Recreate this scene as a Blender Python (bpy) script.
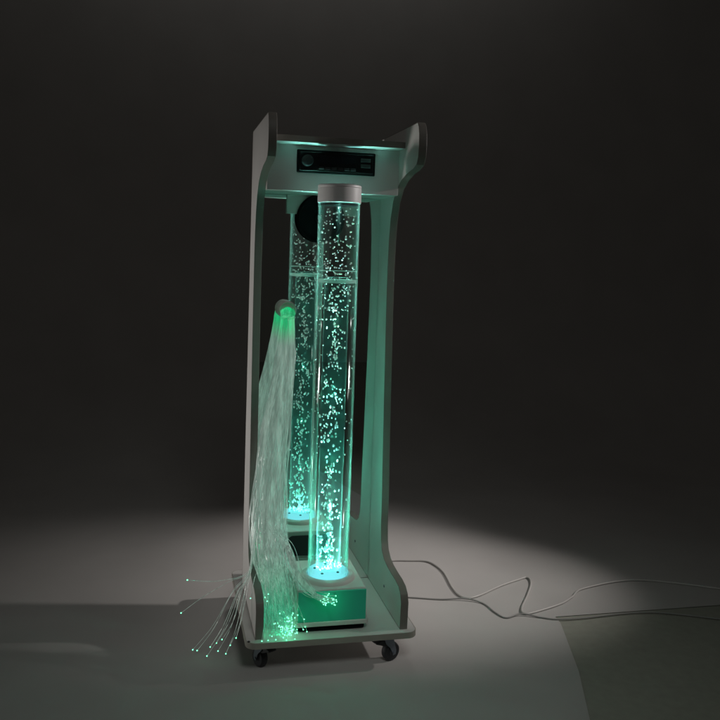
import bpy, bmesh, math, random
from mathutils import Vector, Matrix
random.seed(7)
S = bpy.context.scene
for o in list(bpy.data.objects): bpy.data.objects.remove(o)
C = S.collection

# ------------------------------------------------------------------ camera
cam = bpy.data.cameras.new('camera'); co = bpy.data.objects.new('camera', cam); C.objects.link(co)
F = Vector((0.22717304, 0.97154349, -0.06704966)); R = Vector((0.97369973, -0.22537091, 0.03341836))
U = Vector((-0.01735635, 0.07287799, 0.99718983))
m = Matrix((R, U, -F)).transposed().to_4x4(); m.translation = Vector((-0.2704, -2.3246, 1.2218))
co.matrix_world = m
cam.sensor_width = 36; cam.lens = 841.07/720*36; cam.shift_x = -0.0002; cam.shift_y = -50.53/720
cam.clip_start = .05; cam.clip_end = 100
S.camera = co
# ------------------------------------------------------------------ world, exposure
w = bpy.data.worlds.new('World'); S.world = w; w.use_nodes = True
w.node_tree.nodes['Background'].inputs[0].default_value = (1, .98, .92, 1)
w.node_tree.nodes['Background'].inputs[1].default_value = .021
S.view_settings.view_transform = 'Standard'; S.view_settings.look = 'None'
S.view_settings.exposure = 0; S.view_settings.gamma = 1
S.render.engine = 'CYCLES'
S.render.resolution_x = 1024; S.render.resolution_y = 1024
S.cycles.max_bounces = 10; S.cycles.transparent_max_bounces = 40; S.cycles.glossy_bounces = 6
# ------------------------------------------------------------------ studio lamps
def lamp(name, kind, loc, target, energy, color, **kw):
    l = bpy.data.lights.new(name, kind); l.energy = energy; l.color = color
    for k, v in kw.items(): setattr(l, k, v)
    o = bpy.data.objects.new(name, l); C.objects.link(o); o.location = loc
    if target is not None:
        d = Vector(target) - Vector(loc); o.rotation_euler = d.to_track_quat('-Z', 'Y').to_euler()
    return o
lamp('pool_lamp', 'SPOT', (3.2, -.03, 2.1), (.50, .64, 0), 205, (1, .95, .91), spot_size=math.radians(27), spot_blend=1, shadow_soft_size=.05)
lamp('rim_lamp', 'SPOT', (3.2, -.03, 2.15), (.4, .12, 1.42), 175, (1, .95, .93), spot_size=math.radians(27), spot_blend=.8, shadow_soft_size=.08)
lamp('back_lamp', 'SPOT', (.75, 2.3, 2.6), (.46, .88, 0), 75, (1, .95, .92), spot_size=math.radians(29), spot_blend=1, shadow_soft_size=.2)
lamp('top_lamp', 'AREA', (.5, 1.7, 4.6), (.5, 3.2, 4.5), 5, (1, 1, .97), shape='RECTANGLE', size=2.5, size_y=.3, spread=math.radians(120))
lamp('side_lamp', 'SPOT', (-2.3, 1.05, .22), (0, .34, .80), 98, (1, .96, .92), spot_size=math.radians(44), spot_blend=.9, shadow_soft_size=.15)
lamp('front_lamp', 'AREA', (.2, -2.6, 3.0), (.25, -.15, 0), 1.35, (.95, 1, .96), shape='DISK', size=.8, spread=math.radians(50))
# LED under the bubble tube (a tight beam up the column plus its wider cone) and unseen point lamps added for light scattered out of the water
lamp('bubble_tube_led', 'AREA', (.2292, .1282, .264), (.2292, .1282, 2), 1.15, (.34, 1, .90), shape='DISK', size=.104, spread=math.radians(14))
lamp('bubble_tube_led', 'AREA', (.2292, .1282, .2645), (.2292, .1282, 2), .48, (.12, 1, .72), shape='DISK', size=.104, spread=math.radians(128))
for z, e in ((.42, .22), (.60, .22), (.80, .20), (1.02, .08)):
    lamp('bubble_glow_fill', 'POINT', (.2292, .1282, z), None, e, (.16, 1, .68), shadow_soft_size=0)
lamp('fibre_light', 'POINT', (.113, .318, .985), None, .05, (0, 1, .35), shadow_soft_size=0)  # unseen point lamps added here and below for head and tip glow
lamp('fibre_tip_fill', 'POINT', (.092, .060, .150), None, .17, (0, 1, .42), shadow_soft_size=0)
lamp('fibre_tip_fill', 'POINT', (.085, .010, .160), None, .03, (0, 1, .42), shadow_soft_size=0)
lamp('fibre_tip_fill', 'POINT', (.215, -.030, .200), None, .03, (0, 1, .5), shadow_soft_size=0)

# ------------------------------------------------------------------ materials
def mat(name, color, rough=.5, metal=0, noise=0, scale=20, bump=0, emit=None, es=0, coat=0, stretch=None):
    m = bpy.data.materials.new(name); m.use_nodes = True; nt = m.node_tree; b = nt.nodes['Principled BSDF']
    b.inputs['Base Color'].default_value = (*color, 1); b.inputs['Roughness'].default_value = rough
    b.inputs['Metallic'].default_value = metal; b.inputs['Coat Weight'].default_value = coat
    if emit: b.inputs['Emission Color'].default_value = (*emit, 1); b.inputs['Emission Strength'].default_value = es
    if noise or bump:
        tc = nt.nodes.new('ShaderNodeTexCoord'); n = nt.nodes.new('ShaderNodeTexNoise'); n.inputs['Scale'].default_value = scale
        n.inputs['Detail'].default_value = 6
        src = tc.outputs['Object']
        if stretch:
            mp = nt.nodes.new('ShaderNodeMapping'); mp.inputs['Scale'].default_value = stretch
            nt.links.new(src, mp.inputs[0]); src = mp.outputs[0]
        nt.links.new(src, n.inputs['Vector'])
        if noise:
            r = nt.nodes.new('ShaderNodeMapRange'); r.inputs['To Min'].default_value = 1-noise; r.inputs['To Max'].default_value = 1+noise
            nt.links.new(n.outputs[0], r.inputs[0])
            x = nt.nodes.new('ShaderNodeVectorMath'); x.operation = 'SCALE'; x.inputs[0].default_value = color
            nt.links.new(r.outputs[0], x.inputs['Scale']); nt.links.new(x.outputs[0], b.inputs['Base Color'])
            rr = nt.nodes.new('ShaderNodeMapRange'); rr.inputs['To Min'].default_value = max(0, rough-.08); rr.inputs['To Max'].default_value = min(1, rough+.08)
            nt.links.new(n.outputs[0], rr.inputs[0]); nt.links.new(rr.outputs[0], b.inputs['Roughness'])
        if bump:
            bp = nt.nodes.new('ShaderNodeBump'); bp.inputs['Strength'].default_value = bump; bp.inputs['Distance'].default_value = .002
            nt.links.new(n.outputs[0], bp.inputs['Height']); nt.links.new(bp.outputs[0], b.inputs['Normal'])
    return m
def clear(name, tint, edge, edge_amt, gloss=.5, vol=None):
    # clear plastic: see-through face on, milky where the wall is seen edge on, mirror-like fresnel
    m = bpy.data.materials.new(name); m.use_nodes = True; nt = m.node_tree; nt.nodes.clear(); N = nt.nodes.new; L = nt.links.new
    out = N('ShaderNodeOutputMaterial'); tr = N('ShaderNodeBsdfTransparent'); tr.inputs[0].default_value = (*tint, 1)
    gl = N('ShaderNodeBsdfGlossy'); gl.inputs['Roughness'].default_value = .09
    df = N('ShaderNodeBsdfTranslucent'); df.inputs[0].default_value = (*edge, 1)
    d2 = N('ShaderNodeBsdfDiffuse'); d2.inputs[0].default_value = (*edge, 1)
    ad = N('ShaderNodeMixShader'); L(df.outputs[0], ad.inputs[1]); L(d2.outputs[0], ad.inputs[2])
    lw = N('ShaderNodeLayerWeight'); lw.inputs['Blend'].default_value = .5
    pw = N('ShaderNodeMath'); pw.operation = 'POWER'; pw.inputs[1].default_value = 7; L(lw.outputs['Facing'], pw.inputs[0])
    mu = N('ShaderNodeMath'); mu.operation = 'MULTIPLY'; mu.inputs[1].default_value = edge_amt; L(pw.outputs[0], mu.inputs[0])
    m1 = N('ShaderNodeMixShader'); L(mu.outputs[0], m1.inputs[0]); L(tr.outputs[0], m1.inputs[1]); L(ad.outputs[0], m1.inputs[2])
    fr = N('ShaderNodeFresnel'); fr.inputs['IOR'].default_value = 1.45
    m3 = N('ShaderNodeMath'); m3.operation = 'MULTIPLY'; m3.inputs[1].default_value = gloss; L(fr.outputs[0], m3.inputs[0])
    m2 = N('ShaderNodeMixShader'); L(m3.outputs[0], m2.inputs[0]); L(m1.outputs[0], m2.inputs[1]); L(gl.outputs[0], m2.inputs[2])
    L(m2.outputs[0], out.inputs['Surface'])
    if vol:
        v = N('ShaderNodeVolumeScatter'); v.inputs['Color'].default_value = (*vol[0], 1); v.inputs['Density'].default_value = vol[1]
        L(v.outputs[0], out.inputs['Volume'])
    return m
def milky(name, color, trans=.5, rough=.25, gl=.12):
    m = bpy.data.materials.new(name); m.use_nodes = True; nt = m.node_tree; nt.nodes.clear(); N = nt.nodes.new; L = nt.links.new
    out = N('ShaderNodeOutputMaterial'); d = N('ShaderNodeBsdfDiffuse'); d.inputs[0].default_value = (*color, 1)
    t = N('ShaderNodeBsdfTranslucent'); t.inputs[0].default_value = (*color, 1)
    a = N('ShaderNodeMixShader'); a.inputs[0].default_value = trans; L(d.outputs[0], a.inputs[1]); L(t.outputs[0], a.inputs[2])
    g = N('ShaderNodeBsdfGlossy'); g.inputs['Roughness'].default_value = rough
    b = N('ShaderNodeMixShader'); b.inputs[0].default_value = gl; L(a.outputs[0], b.inputs[1]); L(g.outputs[0], b.inputs[2])
    L(b.outputs[0], out.inputs[0]); return m
def glow(name, c, s):
    m = bpy.data.materials.new(name); m.use_nodes = True; nt = m.node_tree; nt.nodes.clear()
    e = nt.nodes.new('ShaderNodeEmission'); e.inputs[0].default_value = (*c, 1); e.inputs[1].default_value = s
    o = nt.nodes.new('ShaderNodeOutputMaterial'); nt.links.new(e.outputs[0], o.inputs[0]); return m

M_paper = mat('backdrop_paper', (.50, .48, .465), .85, noise=.11, scale=3.5, bump=.35)
M_dark = mat('dark_floor', (.34, .34, .29), .8, noise=.15, scale=30)
M_white = mat('white_laminate', (.70, .69, .665), .42, noise=.03, scale=9)
M_edge = mat('edge_band', (.21, .195, .172), .45, noise=.08, scale=40)
M_edge_lit = mat('edge_band_lit', (.36, .345, .30), .45, noise=.06, scale=40)  # lighter copy of the edge banding; floor-bounced light put into its colour
M_dial = mat('radio_buttons', (.010, .010, .011), .5)
M_mirror = mat('mirror', (.86, .88, .87), .015, metal=1)
M_black = mat('black_plastic', (.006, .006, .0065), .9)
M_black.node_tree.nodes['Principled BSDF'].inputs['Specular IOR Level'].default_value = .08
M_blackgloss = mat('black_gloss', (.006, .006, .007), .18)
M_grey = mat('grey_plastic', (.045, .045, .05), .45, noise=.1, scale=60)
M_rubber = mat('rubber', (.022, .024, .028), .6, noise=.2, scale=80)
M_steel = mat('zinc_steel', (.20, .23, .27), .38, metal=.6, noise=.1, scale=50)
M_abs = mat('lamp_plastic', (.66, .66, .62), .38, noise=.02, scale=25)
M_cap = mat('cap_plastic', (.72, .71, .70), .45, noise=.02, scale=30)
M_head = mat('fibre_head', (.62, .50, .49), .5, noise=.08, scale=40)
M_cable = mat('cable_plastic', (.55, .53, .51), .4)
M_cableg = mat('grey_cable_plastic', (.33, .325, .315), .45)
M_tube = clear('acrylic_tube', (.97, 1, .99), (.55, .75, .68), .6, .10)
M_water = clear('water_refraction_core', (.93, 1, .985), (.5, .8, .74), .32, 0, vol=((.25, 1, .9), .22))
M_bubble = milky('bubble', (.95, .97, .96), .55, .15, .22)
M_foam = milky('foam', (.7, .9, .85), .5)
M_fibre = milky('fibre', (.88, .92, .90), .45, .22, .22)
def leak_and_tip_light(m):
    # light leaking sideways out of the glass fibres: strong where they leave the green light port, faint further on; low inner ends also emit green in place of tip light
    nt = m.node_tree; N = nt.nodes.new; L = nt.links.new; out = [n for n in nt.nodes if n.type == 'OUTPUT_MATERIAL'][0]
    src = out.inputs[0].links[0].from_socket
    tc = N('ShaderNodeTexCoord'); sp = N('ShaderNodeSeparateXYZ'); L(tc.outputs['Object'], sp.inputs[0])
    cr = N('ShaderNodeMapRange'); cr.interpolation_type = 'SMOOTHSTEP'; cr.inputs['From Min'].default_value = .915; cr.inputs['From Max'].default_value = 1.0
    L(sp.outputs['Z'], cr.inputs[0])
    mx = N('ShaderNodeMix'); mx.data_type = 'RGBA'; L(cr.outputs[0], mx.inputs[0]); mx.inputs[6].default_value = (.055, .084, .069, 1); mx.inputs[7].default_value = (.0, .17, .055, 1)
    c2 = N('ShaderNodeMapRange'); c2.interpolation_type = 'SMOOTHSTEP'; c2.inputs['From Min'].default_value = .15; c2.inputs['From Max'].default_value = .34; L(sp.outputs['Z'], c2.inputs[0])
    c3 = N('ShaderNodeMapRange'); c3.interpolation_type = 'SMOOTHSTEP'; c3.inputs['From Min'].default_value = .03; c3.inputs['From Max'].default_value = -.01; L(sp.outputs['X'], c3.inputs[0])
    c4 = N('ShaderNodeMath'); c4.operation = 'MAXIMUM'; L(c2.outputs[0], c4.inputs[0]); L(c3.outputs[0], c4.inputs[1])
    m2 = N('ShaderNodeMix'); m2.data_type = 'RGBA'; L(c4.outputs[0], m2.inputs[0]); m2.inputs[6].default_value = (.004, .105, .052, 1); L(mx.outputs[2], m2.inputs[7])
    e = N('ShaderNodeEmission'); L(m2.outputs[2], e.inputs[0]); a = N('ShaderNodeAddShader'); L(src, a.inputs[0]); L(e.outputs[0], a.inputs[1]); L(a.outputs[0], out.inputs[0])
leak_and_tip_light(M_fibre)
def streaks(m):      # single fibres differ a little in clarity: long thin streaks
    nt = m.node_tree; N = nt.nodes.new; L = nt.links.new
    tc = N('ShaderNodeTexCoord'); mp = N('ShaderNodeMapping'); mp.inputs['Scale'].default_value = (1, 1, .006); L(tc.outputs['Object'], mp.inputs[0])
    n = N('ShaderNodeTexNoise'); n.inputs['Scale'].default_value = 90; n.inputs['Detail'].default_value = 2; L(mp.outputs[0], n.inputs['Vector'])
    r = N('ShaderNodeMapRange'); r.inputs['From Min'].default_value = .35; r.inputs['From Max'].default_value = .65; r.inputs['To Min'].default_value = .5; r.inputs['To Max'].default_value = .98
    L(n.outputs[0], r.inputs[0])
    for d in nt.nodes:
        if d.type in ('BSDF_DIFFUSE', 'BSDF_TRANSLUCENT'): L(r.outputs[0], d.inputs[0])
streaks(M_fibre)
M_green = mat('box_front_green', (.04, .58, .40), .4, noise=.05, scale=20)
M_led = glow('led_disc', (.20, .80, .88), 1.15)
M_tip = glow('fibre_tip_light', (.22, 1, .55), 2.2)
M_hot = glow('fibre_head_light', (0, 1, .35), .6)

# ------------------------------------------------------------------ helpers
def obj(name, bm, m, parent=None, smooth=False, bevel=0, seg=2):
    me = bpy.data.meshes.new(name); bm.normal_update(); bm.to_mesh(me); bm.free()
    ms = m if isinstance(m, (list, tuple)) else [m]
    for x in ms: me.materials.append(x)
    o = bpy.data.objects.new(name, me); C.objects.link(o)
    if parent is not None:
        o.parent = parent; o.matrix_parent_inverse = Matrix.Translation(-wloc(parent))
    if smooth:
        for p in me.polygons: p.use_smooth = True
    if bevel:
        b = o.modifiers.new('bevel', 'BEVEL'); b.width = bevel; b.segments = seg; b.limit_method = 'ANGLE'; b.angle_limit = .6
        for p in me.polygons: p.use_smooth = True
        n = o.modifiers.new('wn', 'WEIGHTED_NORMAL'); n.keep_sharp = True
    return o
def wloc(o):
    v = Vector((0, 0, 0))
    # meshes are written in world coordinates with their origin at zero; only Empties carry a location
    while o is not None:
        v += Vector(o.location) if o.type == 'EMPTY' else Vector((0, 0, 0)); o = None
    return v
def thing(name, label, cat, loc, group=None):
    o = bpy.data.objects.new(name, None); C.objects.link(o); o.location = loc; o.empty_display_size = .05
    o['label'] = label; o['category'] = cat
    if group: o['group'] = group
    return o
def box(bm, x0, x1, y0, y1, z0, z1):
    v = [bm.verts.new((x, y, z)) for x in (x0, x1) for y in (y0, y1) for z in (z0, z1)]
    for f in ((0, 1, 3, 2), (4, 6, 7, 5), (0, 4, 5, 1), (2, 3, 7, 6), (0, 2, 6, 4), (1, 5, 7, 3)): bm.faces.new([v[i] for i in f])
    return bm
def B(x0, x1, y0, y1, z0, z1): return box(bmesh.new(), x0, x1, y0, y1, z0, z1)
def lathe(bm, prof, c, n=64, axis='z', cap0=True, cap1=True):
    rings = []
    for r, h in prof:
        ring = []
        for i in range(n):
            a = 2*math.pi*i/n; p, q = r*math.cos(a), r*math.sin(a)
            v = (c[0]+p, c[1]+q, c[2]+h) if axis == 'z' else (c[0]+p, c[1]-h, c[2]+q) if axis == 'y' else (c[0]+h, c[1]+p, c[2]+q)
            ring.append(bm.verts.new(v))
        rings.append(ring)
    for a, b in zip(rings, rings[1:]):
        for i in range(n): bm.faces.new((a[i], a[(i+1) % n], b[(i+1) % n], b[i]))
    if cap0: bm.faces.new(rings[0][::-1])
    if cap1: bm.faces.new(rings[-1])
    bmesh.ops.recalc_face_normals(bm, faces=bm.faces)
    return bm
def spline(P, n):
    out = []; k = len(P)
    for i in range(k-1):
        p0, p1, p2, p3 = P[max(i-1, 0)], P[i], P[i+1], P[min(i+2, k-1)]
        for j in range(n):
            t = j/n; out.append(.5*((2*p1)+(p2-p0)*t+(2*p0-5*p1+4*p2-p3)*t*t+(3*p1-p0-3*p2+p3)*t**3))
    out.append(P[-1].copy()); return out
def tube(bm, pts, r, n=5, r1=None):
    rings = []
    for i, p in enumerate(pts):
        d = (pts[min(i+1, len(pts)-1)]-pts[max(i-1, 0)]).normalized()
        a = d.cross(Vector((0, .3, 1)) if abs(d.z) < .9 else Vector((1, .2, 0))).normalized(); b = d.cross(a)
        rr = r if r1 is None else r+(r1-r)*i/(len(pts)-1)
        rings.append([bm.verts.new(p+a*rr*math.cos(2*math.pi*k/n)+b*rr*math.sin(2*math.pi*k/n)) for k in range(n)])
    for a, b in zip(rings, rings[1:]):
        for k in range(n): bm.faces.new((a[k], a[(k+1) % n], b[(k+1) % n], b[k]))
    bm.faces.new(rings[0][::-1]); bm.faces.new(rings[-1])
    return bm
def prism_x(prof, x0, x1):
    bm = bmesh.new()
    a = [bm.verts.new((x0, y, z)) for y, z in prof]; b = [bm.verts.new((x1, y, z)) for y, z in prof]; n = len(prof)
    bm.faces.new(a); bm.faces.new(b[::-1])
    for i in range(n): bm.faces.new((a[i], b[i], b[(i+1) % n], a[(i+1) % n]))
    bmesh.ops.recalc_face_normals(bm, faces=bm.faces); return bm
def offset(prof, d):
    # push a counter-clockwise-or-clockwise outline outwards by d
    n = len(prof); A = sum(prof[i][0]*prof[(i+1) % n][1]-prof[(i+1) % n][0]*prof[i][1] for i in range(n)); s = 1 if A > 0 else -1
    out = []
    for i in range(n):
        p, q, r = prof[i-1], prof[i], prof[(i+1) % n]
        e1 = Vector((q[0]-p[0], q[1]-p[1])).normalized(); e2 = Vector((r[0]-q[0], r[1]-q[1])).normalized()
        n1 = Vector((e1.y, -e1.x))*s; n2 = Vector((e2.y, -e2.x))*s; k = (n1+n2)
        k = k.normalized()/max(.4, (n1.dot(k.normalized())))
        out.append((q[0]+k.x*d, q[1]+k.y*d))
    return out
def band(inner, outer, lo, hi, ax):
    # closed strip between two outlines; ax 'x' (outline in y,z) or 'z' (outline in x,y)
    bm = bmesh.new(); n = len(inner)
    f = (lambda p, h: (h, p[0], p[1])) if ax == 'x' else (lambda p, h: (p[0], p[1], h))
    r = [[bm.verts.new(f(p, h)) for p in o] for o, h in ((outer, lo), (outer, hi), (inner, hi), (inner, lo))]
    for i in range(n):
        j = (i+1) % n
        for k in range(4): bm.faces.new((r[k][i], r[k][j], r[(k+1) % 4][j], r[(k+1) % 4][i]))
    bmesh.ops.recalc_face_normals(bm, faces=bm.faces); return bm

# ------------------------------------------------------------------ setting
def structure(o): o['kind'] = 'structure'; return o
bm = bmesh.new()
v = [bm.verts.new(p) for p in ((-8, -6, -.0025), (9, -6, -.0025), (9, 9, -.0025), (-8, 9, -.0025))]; bm.faces.new(v)
structure(obj('floor', bm, M_dark))
structure(obj('wall', B(-8, 9, -6.2, -6.0, -.05, 5), mat('studio_wall', (.62, .58, .56), .9, noise=.04, scale=2)))
bm = bmesh.new()          # seamless paper sweep: flat on the floor, then curving up behind
prof = [(.25, 0), (.8, 0), (1.3, 0), (1.9, 0)]+[(1.9+1.3*math.sin(a), 1.3-1.3*math.cos(a)) for a in [math.radians(k*5) for k in range(1, 19)]]+[(3.2, 3), (3.2, 6)]
cols = [-7, -3, -1, 0, .5, 1.055, 2, 4, 7]
g = [[bm.verts.new((x, y, z)) for x in cols] for y, z in prof]
for a, b in zip(g, g[1:]):
    for i in range(len(cols)-1): bm.faces.new((a[i], a[i+1], b[i+1], b[i]))
fr = [bm.verts.new(p) for p in ((-.45, -5.5, 0), (-7, -5.5, 0))]
bm.faces.new([fr[1], fr[0], bm.verts.new((.855, -.363, 0)), bm.verts.new((.953, -.113, 0)), bm.verts.new((1.05, .20, 0)), g[0][5], g[0][4], g[0][3], g[0][2], g[0][1], g[0][0]])
bm.verts.ensure_lookup_table()
structure(obj('backdrop', bm, M_paper, smooth=True))

# ------------------------------------------------------------------ trolley
W, T = .4515, .0225
troll = thing('wheeled_trolley', 'tall white wheeled cabinet with mirrored back, curved side panels and black radio in header', 'trolley', (.226, .27, 0))
front = [(.010, .1095), (.006, .19), (.016, .213), (.040, .228), (.075, .234), (.125, .236), (.175, .240), (.215, .249), (.244, .268), (.258, .295), (.264, .34), (.266, .43),
         (.276, .60), (.288, .85), (.296, 1.05), (.297, 1.18), (.292, 1.27), (.280, 1.335), (.258, 1.385), (.222, 1.422), (.170, 1.447), (.110, 1.462), (.050, 1.470), (.016, 1.480), (.002, 1.500), (-.002, 1.53), (.0, 1.565), (.008, 1.588), (.020, 1.600)]
back = [(.425, 1.600), (.43, 1.592), (.43, .1095)]
prof = front+back
for x0, x1 in ((0, T), (W-T, W)):
    p = obj('side_panel', prism_x(offset(prof, -.0012), x0, x1), M_white, troll)
    obj('edge_band', band(offset(prof, -.0016), offset(prof, .0008), x0-.0004, x1+.0004, 'x'), M_edge, p, bevel=.0008)
    if x0 > .1:
        bm = lathe(bmesh.new(), [(.0045, 0), (.0045, .0015), (.002, .002)], (0, 0, 0), 14, 'x')
        bmesh.ops.scale(bm, vec=(-1, 1, 1), verts=bm.verts); bmesh.ops.translate(bm, vec=(x0-.0002, .20, .165), verts=bm.verts)
        bmesh.ops.recalc_face_normals(bm, faces=bm.faces)
        obj('screw', bm, M_steel, p)
def rrect(x0, x1, y0, y1, r, n=8):
    out = []
    for cx, cy, a0 in ((x1-r, y0+r, -90), (x1-r, y1-r, 0), (x0+r, y1-r, 90), (x0+r, y0+r, 180)):
        for k in range(n+1):
            a = math.radians(a0+90*k/n); out.append((cx+r*math.cos(a), cy+r*math.sin(a)))
    return out
def prism_z(pr, z0, z1):
    bm = bmesh.new(); a = [bm.verts.new((x, y, z0)) for x, y in pr]; b = [bm.verts.new((x, y, z1)) for x, y in pr]; n = len(pr)
    bm.faces.new(a[::-1]); bm.faces.new(b)
    for i in range(n): bm.faces.new((a[i], a[(i+1) % n], b[(i+1) % n], b[i]))
    return bm
bp = rrect(-.027, W+.027, -.014, .545, .03)
base = obj('base_board', prism_z(offset(bp, -.0012), .0912, .109), M_white, troll)
obj('edge_band', band(offset(bp, -.0016), offset(bp, .0008), .0909, .1093, 'z'), M_edge_lit, base, bevel=.0008)
obj('corner_bolt', lathe(bmesh.new(), [(.004, 0), (.004, .002)], (-.0195, -.001, .109), 12), M_rubber, base)
bkp = obj('back_panel', B(T+.0002, W-T-.0002, .414, .429, .1093, 1.5395), M_white, troll)
obj('mirror', B(T+.001, W-T-.001, .4105, .4135, .112, 1.4015), M_mirror, bkp)
# header box: face, underside, top shelf
hd = obj('header_panel', B(T+.0002, W-T-.0002, .205, .222, 1.402, 1.5395), M_white, troll, bevel=.001)
obj('header_underside', B(T+.0002, W-T-.0002, .2225, .4135, 1.4025, 1.4185), M_white, troll)
ts = obj('top_shelf', B(T+.0002, W-T-.0002, .1416, .413, 1.5400, 1.558), M_white, troll)
obj('edge_band', B(T+.0004, W-T-.0004, .1400, .1415, 1.5398, 1.5582), M_edge, ts)
# car-style radio let into the header
rad = obj('radio', B(.110, .352, .198, .2045, 1.457, 1.526), M_black, troll, bevel=.004, seg=3)
obj('radio_face', B(.118, .345, .194, .1978, 1.463, 1.520), M_blackgloss, rad, bevel=.003)
obj('volume_knob', lathe(bmesh.new(), [(.0175, 0), (.0175, .008), (.015, .012), (.006, .0125)], (.141, .1938, 1.493), 32, 'y'), M_dial, rad, smooth=False, bevel=.0008)
obj('display', B(.178, .290, .1925, .1937, 1.488, 1.511), mat('radio_screen', (.010, .012, .016), .08), rad)
for i in range(6):
    obj('button', B(.176+i*.0195, .1925+i*.0195, .1915, .1937, 1.4685, 1.4765), M_dial, rad, bevel=.0008)
for dz in (0, .017):
    obj('button', B(.305, .336, .1915, .1937, 1.480+dz, 1.491+dz), M_dial, rad, bevel=.0008)
# loudspeaker under the header, in front of the mirror
spk = obj('speaker_plate', B(.112, .341, .3965, .4102, 1.342, 1.4022), M_white, troll)
sp = obj('speaker', lathe(bmesh.new(), [(.079, 0), (.079, .010), (.0745, .016), (.071, .013), (.068, .0115), (.03, .004), (.022, .004)], (.222, .3962, 1.329), 72, 'y'), M_black, troll, smooth=False)
obj('speaker_cone', lathe(bmesh.new(), [(.021, 0), (.020, .005), (.014, .010), (.004, .012)], (.222, .3925, 1.329), 32, 'y'), M_blackgloss, sp, smooth=True)
# castors
def castor(cx, cy, ang):
    k = Empty = None
    rt = bpy.data.objects.new('castor', None); C.objects.link(rt); rt.parent = troll
    rt.matrix_parent_inverse = Matrix.Translation(-Vector(troll.location)); rt.location = (cx, cy, 0); rt.rotation_euler = (0, 0, ang)
    rt.empty_display_size = .02
    def part(name, bm, m, **kw):
        o = obj(name, bm, m, None, **kw); o.parent = rt; return o
    bm = B(-.024, .024, -.020, .020, .0865, .0908); part('plate', bm, M_steel, bevel=.001)
    bm = lathe(bmesh.new(), [(.0205, 0), (.0215, .004), (.017, .010), (.013, .0115)], (0, 0, .075), 28); part('swivel', bm, M_steel, smooth=True)
    bm = bmesh.new()
    pr = [(-.020, .079), (.014, .079), (.017, .066), (.026, .034), (.024, .022), (.015, .020), (.004, .045), (-.012, .060)]
    for s in (-1, 1):
        a = [bm.verts.new((x, s*.0145, z)) for x, z in pr]; b = [bm.verts.new((x, s*.0165, z)) for x, z in pr]
        bm.faces.new(a); bm.faces.new(b[::-1])
        for i in range(8): bm.faces.new((a[i], b[i], b[(i+1) % 8], a[(i+1) % 8]))
    box(bm, -.020, .014, -.0145, .0145, .0765, .079)
    bmesh.ops.recalc_face_normals(bm, faces=bm.faces); part('fork', bm, M_steel, bevel=.0006)
    bm = bmesh.new(); n = 40
    prf = [(.012, -.011), (.0245, -.011), (.0275, -.008), (.0285, -.003), (.0285, .003), (.0275, .008), (.0245, .011), (.012, .011)]
    rings = [[bm.verts.new((.016+r*math.cos(2*math.pi*i/n), y, .0285+r*math.sin(2*math.pi*i/n))) for i in range(n)] for r, y in prf]
    for a, b in zip(rings, rings[1:]):
        for i in range(n): bm.faces.new((a[i], a[(i+1) % n], b[(i+1) % n], b[i]))
    bm.faces.new(rings[0][::-1]); bm.faces.new(rings[-1]); bmesh.ops.recalc_face_normals(bm, faces=bm.faces)
    part('wheel', bm, M_rubber, smooth=False, bevel=.0005)
    bm = lathe(bmesh.new(), [(.0095, -.0125), (.0105, -.0118), (.0105, .0118), (.0095, .0125)], (0, 0, 0), 24, 'y')
    bmesh.ops.translate(bm, vec=(.016, 0, .0285), verts=bm.verts); part('hub', bm, M_grey)
    bm = lathe(bmesh.new(), [(.0035, -.019), (.0035, .019)], (0, 0, 0), 12, 'y')
    bmesh.ops.translate(bm, vec=(.016, 0, .0285), verts=bm.verts); part('axle', bm, M_steel)
    pr = [(-.010, .067), (-.024, .0745), (-.047, .070), (-.046, .066), (-.030, .060), (-.014, .052), (.0, .050), (.004, .060)]
    bm = bmesh.new(); a = [bm.verts.new((x, -.0135, z)) for x, z in pr]; b = [bm.verts.new((x, .0135, z)) for x, z in pr]
    bm.faces.new(a); bm.faces.new(b[::-1])
    for i in range(8): bm.faces.new((a[i], b[i], b[(i+1) % 8], a[(i+1) % 8]))
    bmesh.ops.recalc_face_normals(bm, faces=bm.faces); part('brake_pedal', bm, M_rubber, bevel=.0015)
castor(.030, .058, math.radians(118)); castor(.398, .040, math.radians(22))
castor(.032, .495, math.radians(200)); castor(.418, .495, math.radians(160))

# ------------------------------------------------------------------ bubble tube lamp
TX, TY = .2292, .1282
lampo = thing('bubble_tube_lamp', 'clear bubble tube glowing cyan with white cap, standing on its white base box', 'bubble lamp', (TX, TY, .109))
X0, X1, Y0, Y1 = .118, .333, .027, .277
bm = bmesh.new()
lo = rrect(X0, X1, Y0, Y1, .012, 5); hi = rrect(X0+.005, X1-.005, Y0+.006, Y1-.005, .012, 5)
a = [bm.verts.new((x, y, .1424)) for x, y in lo]; b = [bm.verts.new((x, y, .236)) for x, y in hi]; n = len(lo)
bm.faces.new(a[::-1]); bm.faces.new(b)
for i in range(n): bm.faces.new((a[i], a[(i+1) % n], b[(i+1) % n], b[i]))
bb = obj('base_box', bm, M_abs, lampo, bevel=.005, seg=4)
obj('box_front', B(X0+.0065, X1-.0065, Y0-.0022, Y0+.0035, .1425, .2315), M_green, bb)  # thin slab colours the box front an even green
obj('base_lip', prism_z(rrect(X0-.004, X1+.004, Y0-.005, Y1+.004, .012, 5), .1285, .1422), M_abs, lampo, bevel=.002)
obj('base_shadow_gap', prism_z(rrect(X0+.006, X1-.006, Y0+.006, Y1-.006, .01, 5), .1135, .1283), M_black, lampo)  # black block stands in for the shade in the gap under the lip
for fx in (X0+.03, X1-.03):
    for fy in (Y0+.028, Y1-.03):
        obj('foot', lathe(bmesh.new(), [(.012, 0), (.013, .004)], (fx, fy, .1093), 24), M_rubber, lampo)
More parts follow.
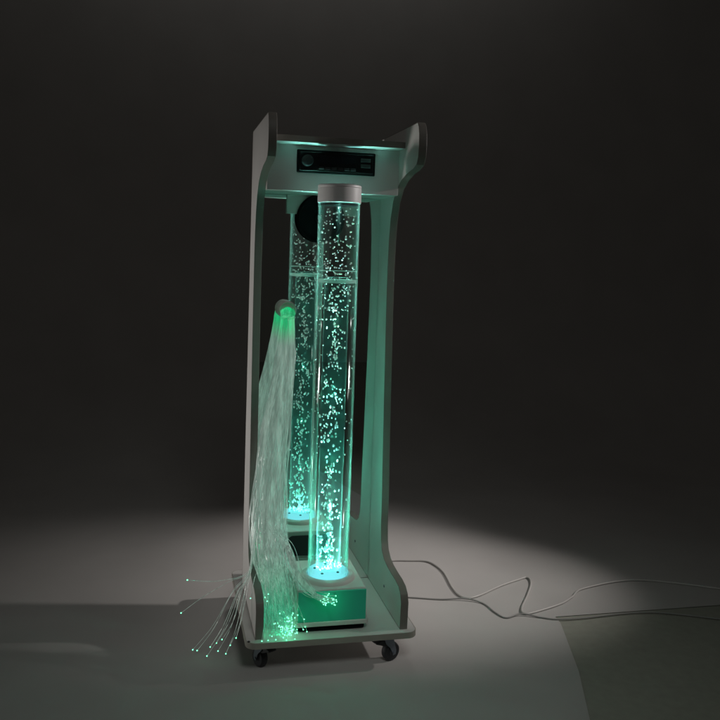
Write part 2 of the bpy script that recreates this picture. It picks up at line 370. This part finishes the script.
bm = prism_z(rrect(-.075, .075, -.036, .036, .018, 6), 0, .003)      # dark socket panel on the rear of the base
bmesh.ops.rotate(bm, cent=(0, 0, 0), matrix=Matrix.Rotation(math.radians(90), 3, 'X'), verts=bm.verts)
bmesh.ops.translate(bm, vec=(.243, Y1+.0030, .186), verts=bm.verts); bmesh.ops.recalc_face_normals(bm, faces=bm.faces)
obj('socket_panel', bm, M_grey, bb)
obj('tube_collar', lathe(bmesh.new(), [(.083, -.002), (.081, .007), (.074, .0115), (.0665, .013), (.0635, .013), (.0635, .006)], (TX, TY, .2365), 72, cap0=False, cap1=False), M_abs, lampo, smooth=True)
obj('led_disc', lathe(bmesh.new(), [(.0605, 0), (.0605, .010), (.058, .012)], (TX, TY, .2465), 64), M_led, lampo)
for k, rr in ((0, .040), (1, .040), (2, .040), (3, .043), (4, .040)):
    a = math.radians(20+72*k)
    obj('air_inlet', lathe(bmesh.new(), [(.0042, 0), (.0042, .0022), (.002, .003)], (TX+rr*math.cos(a), TY+rr*math.sin(a), .2586), 14), mat('inlet_blue', (.02, .10, .12), .5), lampo)
def shell(r0, r1, z0, z1, n=96):
    bm = bmesh.new(); prf = ((r0, z0), (r0, z1), (r1, z1), (r1, z0))
    g = [[bm.verts.new((TX+r*math.cos(2*math.pi*i/n), TY+r*math.sin(2*math.pi*i/n), z)) for i in range(n)] for r, z in prf]
    for k in range(4):
        for i in range(n): bm.faces.new((g[k][i], g[k][(i+1) % n], g[(k+1) % 4][(i+1) % n], g[(k+1) % 4][i]))
    bmesh.ops.recalc_face_normals(bm, faces=bm.faces); return bm
def smooth_side(o):
    for p in o.data.polygons: p.use_smooth = abs(p.normal.z) < .5
tb = obj('clear_tube', shell(.0617, .0585, .2475, 1.372), M_tube, lampo); smooth_side(tb)
wt = obj('water_refraction_core', lathe(bmesh.new(), [(.037, 0), (.037, .885)], (TX, TY, .262), 64), M_water, lampo); smooth_side(wt)  # narrower than the tube; pale rim imitates refraction lines inside it
obj('water_surface_ring', shell(.0580, .0545, 1.1315, 1.1405), M_foam, lampo)
obj('fill_line_ring', shell(.0583, .0572, 1.1655, 1.1672), M_foam, lampo)
cp = obj('tube_cap', lathe(bmesh.new(), [(.0632, 0), (.0645, .0015), (.0645, .042), (.0632, .044), (.0645, .046), (.0640, .051), (.060, .0535)], (TX, TY, 1.366), 96), M_cap, lampo, bevel=.0006)
obj('beam_absorber', lathe(bmesh.new(), [(.057, 0), (.057, .006)], (TX, TY, 1.3585), 64), M_black, lampo)  # added black disc under the cap, put in to swallow the LED beam
# droplets thrown on the rim of the cap
rnd = random.Random(3)
for i in range(9):
    a = math.radians(rnd.uniform(-95, -20)); r = .058
    obj('water_droplet', lathe(bmesh.new(), [(.0006, -.001), (.0016, 0), (.0018, .0012), (.0008, .0026)], (TX+r*math.cos(a), TY+r*math.sin(a), 1.4195), 8), M_bubble, cp, smooth=True)
# bubbles
ico = bmesh.new(); bmesh.ops.create_icosphere(ico, subdivisions=2, radius=1); ico_me = bpy.data.meshes.new('bubble'); ico.to_mesh(ico_me); ico.free()
ico_me.materials.append(M_bubble)
for p in ico_me.polygons: p.use_smooth = True
rnd = random.Random(11); bub = []
def add(r, th, z, s, st=1): bub.append((s, (TX+r*math.cos(th), TY+r*math.sin(th), z), st))
for i in range(150):                    # single bubbles low down, along a swaying column
    z = rnd.uniform(.30, 1.12); ph = z*9
    add(min(.054, abs(rnd.gauss(.018, .014))), rnd.uniform(0, 6.28), z, rnd.uniform(.0019, .0032)*(1.15-.35*(z-.3)), rnd.uniform(1.0, 1.9))
for i in range(26):                     # loose clusters climbing the column
    z = rnd.uniform(.36, 1.05); th = rnd.uniform(0, 6.28); r = rnd.uniform(0, .032)
    for k in range(rnd.randint(5, 10)):
        a = rnd.uniform(0, 6.28); q = rnd.uniform(0, .016)
        x, y = r*math.cos(th)+q*math.cos(a), r*math.sin(th)+q*math.sin(a)
        add(min(.055, math.hypot(x, y)), math.atan2(y, x), z+rnd.gauss(0, .016), rnd.uniform(.0017, .0030), rnd.uniform(1.1, 2.0))
for i in range(120):                    # plume over the inlets
    t = rnd.random()**1.6; add(abs(rnd.gauss(0, .012+.012*(1-t))), rnd.uniform(0, 6.28), .264+.14*t, rnd.uniform(.0016, .0032), rnd.uniform(1.2, 2.6))
for i in range(210):                    # froth round the surface and above it, thinning towards the cap
    z = 1.05+.30*rnd.random()**1.25; add(.052*math.sqrt(rnd.random()), rnd.uniform(0, 6.28), z, rnd.uniform(.0020, .0033))
for i in range(110):                     # beads clinging to the inner wall
    z = rnd.uniform(.62, 1.358); add(.0565, rnd.uniform(0, 6.28), z, rnd.uniform(.0014, .0027))
for i in range(60): add(.055*math.sqrt(rnd.random()), rnd.uniform(0, 6.28), 1.136+rnd.gauss(0, .004), rnd.uniform(.0013, .0024))
bub.sort(reverse=True)
for i, (s, p, st) in enumerate(bub[:100]):
    o = bpy.data.objects.new('bubble', ico_me); C.objects.link(o); o.parent = lampo
    o.location = Vector(p)-Vector(lampo.location); o.scale = (s, s, s*st); o.rotation_euler = (rnd.uniform(-.35, .35), rnd.uniform(-.35, .35), 0)
bm = bmesh.new()
for s, p, st in bub[100:]:
    mx = Matrix.Translation(p) @ Matrix.Rotation(rnd.uniform(-.4, .4), 4, 'Y') @ Matrix.Diagonal((s, s, s*st, 1))
    bmesh.ops.create_icosphere(bm, subdivisions=1, radius=1, matrix=mx)
o = obj('fine_bubbles', bm, M_bubble, lampo, smooth=True); o['kind'] = 'stuff'

# ------------------------------------------------------------------ fibre optic bundle
HX, HZ = .118, 1.030
fib = thing('fibre_optic_bundle', 'hanging bundle of white fibre optic strands glowing green at head and tips', 'fibre optic light', (HX, .41, HZ))
obj('fibre_head', lathe(bmesh.new(), [(.0295, 0), (.0295, .045), (.027, .050), (.024, .050), (.023, .044), (.012, .044)], (HX, .4100, HZ), 48, 'y'), M_head, fib, bevel=.001)
obj('light_port', lathe(bmesh.new(), [(.016, 0), (.016, .002)], (HX, .3655, HZ-.006), 32, 'y'), M_hot, fib)
spine = [(.114, .333, 1.010, .022), (.113, .328, .973, .024), (.107, .312, .880, .031), (.090, .280, .762, .039), (.073, .250, .642, .046), (.060, .230, .524, .047), (.052, .195, .404, .052), (.056, .150, .292, .056)]
rnd = random.Random(5)
tipme = bmesh.new(); bmesh.ops.create_icosphere(tipme, subdivisions=2, radius=.0021); tm = bpy.data.meshes.new('glowing_tip'); tipme.to_mesh(tm); tipme.free(); tm.materials.append(M_tip)
jobs = []
def gather(last, spread=1.0, upto=8, ua=None):
    a = rnd.uniform(0, 6.283) if ua is None else ua; q = math.sqrt(rnd.random())
    ua_, ub = q*math.cos(a), q*math.sin(a)
    w1, w2 = rnd.uniform(-.2, .2), rnd.uniform(-.2, .2)
    pts = [Vector((HX+.023*ua_, .362, HZ-.004+.014*ub)), Vector((HX-.001+.024*ua_, .347, HZ-.010+.014*ub))]
    for i, (x, y, z, hw) in enumerate(spine[:upto]):
        k = i/7
        pts.append(Vector((x+hw*(ua_+w1*k*math.sin(i*1.3+a)), y+.020*spread*(ub+w2*k), z+.004*ub)))
    return pts+[Vector(p) for p in last]
for i in range(120):                     # down onto the front left of the base
    tx, ty = rnd.gauss(.100, .018), rnd.gauss(.030, .018); tz = .116+abs(rnd.gauss(0, .024))
    tx = min(max(tx, .05), .15); ty = min(max(ty, -.012), .08)
    if ty > .02: tx = min(tx, .108)
    pts = gather([])
    e = pts[-1]; mid = Vector((tx*.6+e.x*.4+rnd.gauss(0, .006), ty*.4+e.y*.5, .20)); mid.x = max(mid.x, .03)
    if mid.x > .108: mid.y = min(mid.y, .018)
    pts[-1].x = max(pts[-1].x, .002)
    jobs.append((pts+[mid, Vector((tx, ty, tz))], 1))
for i in range(34):                      # the branch that sweeps right across the lamp's base box
    pts = gather([], upto=7)
    for q_, p in enumerate(pts[5:]): p.x = p.x+.006*(q_+1)
    o = max(-1.3, min(1.3, rnd.gauss(0, .8)))
    pts += [Vector((.098+.012*o, .12, .335+.010*o)), Vector((.122+.010*o, .060, .272+.010*o)), Vector((.160+.008*o, .010, .236+.007*o)),
            Vector((.212+rnd.gauss(0, .018), -.014+rnd.gauss(0, .008), .224+rnd.gauss(0, .009)))]
    jobs.append((pts, 1))
left = [(-.194, -.002, .30), (-.206, .128, .15), (-.170, .13, .035), (-.118, .15, .03), (-.085, .13, .06), (-.062, .11, .05), (-.156, .154, .02), (-.129, .115, .02), (-.101, .131, .05), (-.098, .10, .04), (-.075, .10, .03), (-.047, .091, .08)]
for i, tp in enumerate(left):            # strands draped over the left panel's foot and out to the left
    pts = gather([], upto=6, ua=math.pi+rnd.uniform(-.5, .5)); j = rnd.uniform(-.012, .012)
    T_ = Vector(tp); c = Vector((-.004+j*.2, .150+j, .262))
    pts += [Vector((.012+j*.5, .185+j, .40)), c]
    if i == 0: pts += [c.lerp(T_, .5)+Vector((0, 0, -.02))]
    elif i == 1: pts += [c.lerp(T_, .35)+Vector((0, 0, .004)), c.lerp(T_, .7)+Vector((0, 0, .006))]
    else: b_ = rnd.uniform(.012, .034); pts += [c.lerp(T_, .33)+Vector((b_*.5-.006, 0, b_*.55)), c.lerp(T_, .72)+Vector((b_*.5, 0, b_*.15))]
    jobs.append((pts+[T_], 2))
for tp in ((-.008, .085, .20), (.030, .05, .215), (.040, .055, .222), (.036, .045, .205), (.016, -.016, .116), (.034, -.016, .117), (.056, -.014, .116), (.086, -.018, .115), (.110, -.018, .116), (.047, .005, .118)):
    pts = gather([], upto=7); T_ = Vector(tp)
    pts += [Vector((max(.034, T_.x+.01), .12, .31)), Vector((max(.034, T_.x) if T_.x > 0 else .004, T_.y*.5+.05, (T_.z+.30)/2+.01 if T_.x > 0 else .268))]
    jobs.append((pts+[T_], 1))
for i in range(90):                      # fill of the curtain; these end at staggered heights inside it
    pts = gather([]); pts[-1].x = max(pts[-1].x, .004)
    jobs.append((pts+[Vector((max(.03, pts[-1].x+rnd.gauss(0, .01)), .10+rnd.gauss(0, .01), .22)), Vector((min(.108, max(.03, pts[-1].x+rnd.gauss(.01, .012))), rnd.uniform(.02, .08), rnd.uniform(.112, .16)))], 0))
order = sorted(range(len(jobs)), key=lambda i: -jobs[i][1]); rest = bmesh.new(); rest_t = bmesh.new()
for n_, idx in enumerate(order):
    pts, kind = jobs[idx]; f1, f2, am = rnd.uniform(0, 6.28), rnd.uniform(14, 26), rnd.uniform(.0005, .0032)
    for q_, p in enumerate(pts[3:-1]): p.x += am*(.4+.15*q_)*math.sin(f1+p.z*f2); p.y += am*.6*math.cos(f1+p.z*f2)
    path = spline(pts, 6); rr = rnd.uniform(.00055, .0009)
    if n_ < 100:
        s = obj('fibre_strand', tube(bmesh.new(), path, rr, 5), M_fibre, fib, smooth=True)
        if kind:
            t = bpy.data.objects.new('glowing_tip', tm); C.objects.link(t); t.parent = s; t.location = path[-1]
    else:
        tube(rest, path, rr, 4)
        if kind: bmesh.ops.create_icosphere(rest_t, subdivisions=1, radius=.0021, matrix=Matrix.Translation(path[-1]))
o = obj('fibre_strands', rest, M_fibre, fib, smooth=True); o['kind'] = 'stuff'
t = obj('glowing_tips', rest_t, M_tip, o); t['kind'] = 'stuff'; t.matrix_parent_inverse = Matrix.Identity(4)

# ------------------------------------------------------------------ cables on the floor
def cable(name, label, pts, r, m, z=.004):
    P = [Vector((p[0], p[1], p[2] if len(p) > 2 else z)) for p in pts]
    o = obj(name, tube(bmesh.new(), spline(P, 8), r, 8), m, smooth=True); o['label'] = label; o['category'] = 'cable'
c1 = [(.30, .47, .20), (.33, .60, .06), (.45, .78), (.614, .827), (.696, .821), (.762, .806), (.788, .759), (.797, .674), (.782, .539), (.783, .466), (.806, .436), (.859, .454), (.964, .522), (1.052, .567), (1.101, .585), (1.093, .532), (1.038, .437), (.965, .326), (.954, .282), (.997, .288), (1.115, .337), (1.188, .388), (1.276, .457), (1.529, .498), (1.821, .358)]
cable('power_cable', 'pale thicker cable looping across the floor to a high peak right of the cabinet', c1, .0038, M_cable, .0042)
c2 = [(.30, .52, .01), (.40, .515), (.498, .499), (.595, .476), (.703, .442), (.79, .425, .0075), (.844, .387), (.858, .309), (.879, .262), (.938, .275, .0075), (.997, .248), (1.045, .225), (1.131, .219), (1.402, .226), (1.646, .124)]
cable('power_cable', 'thin darker grey cable lying nearer on the floor and dipping under the pale cable', c2, .0026, M_cableg, .003)
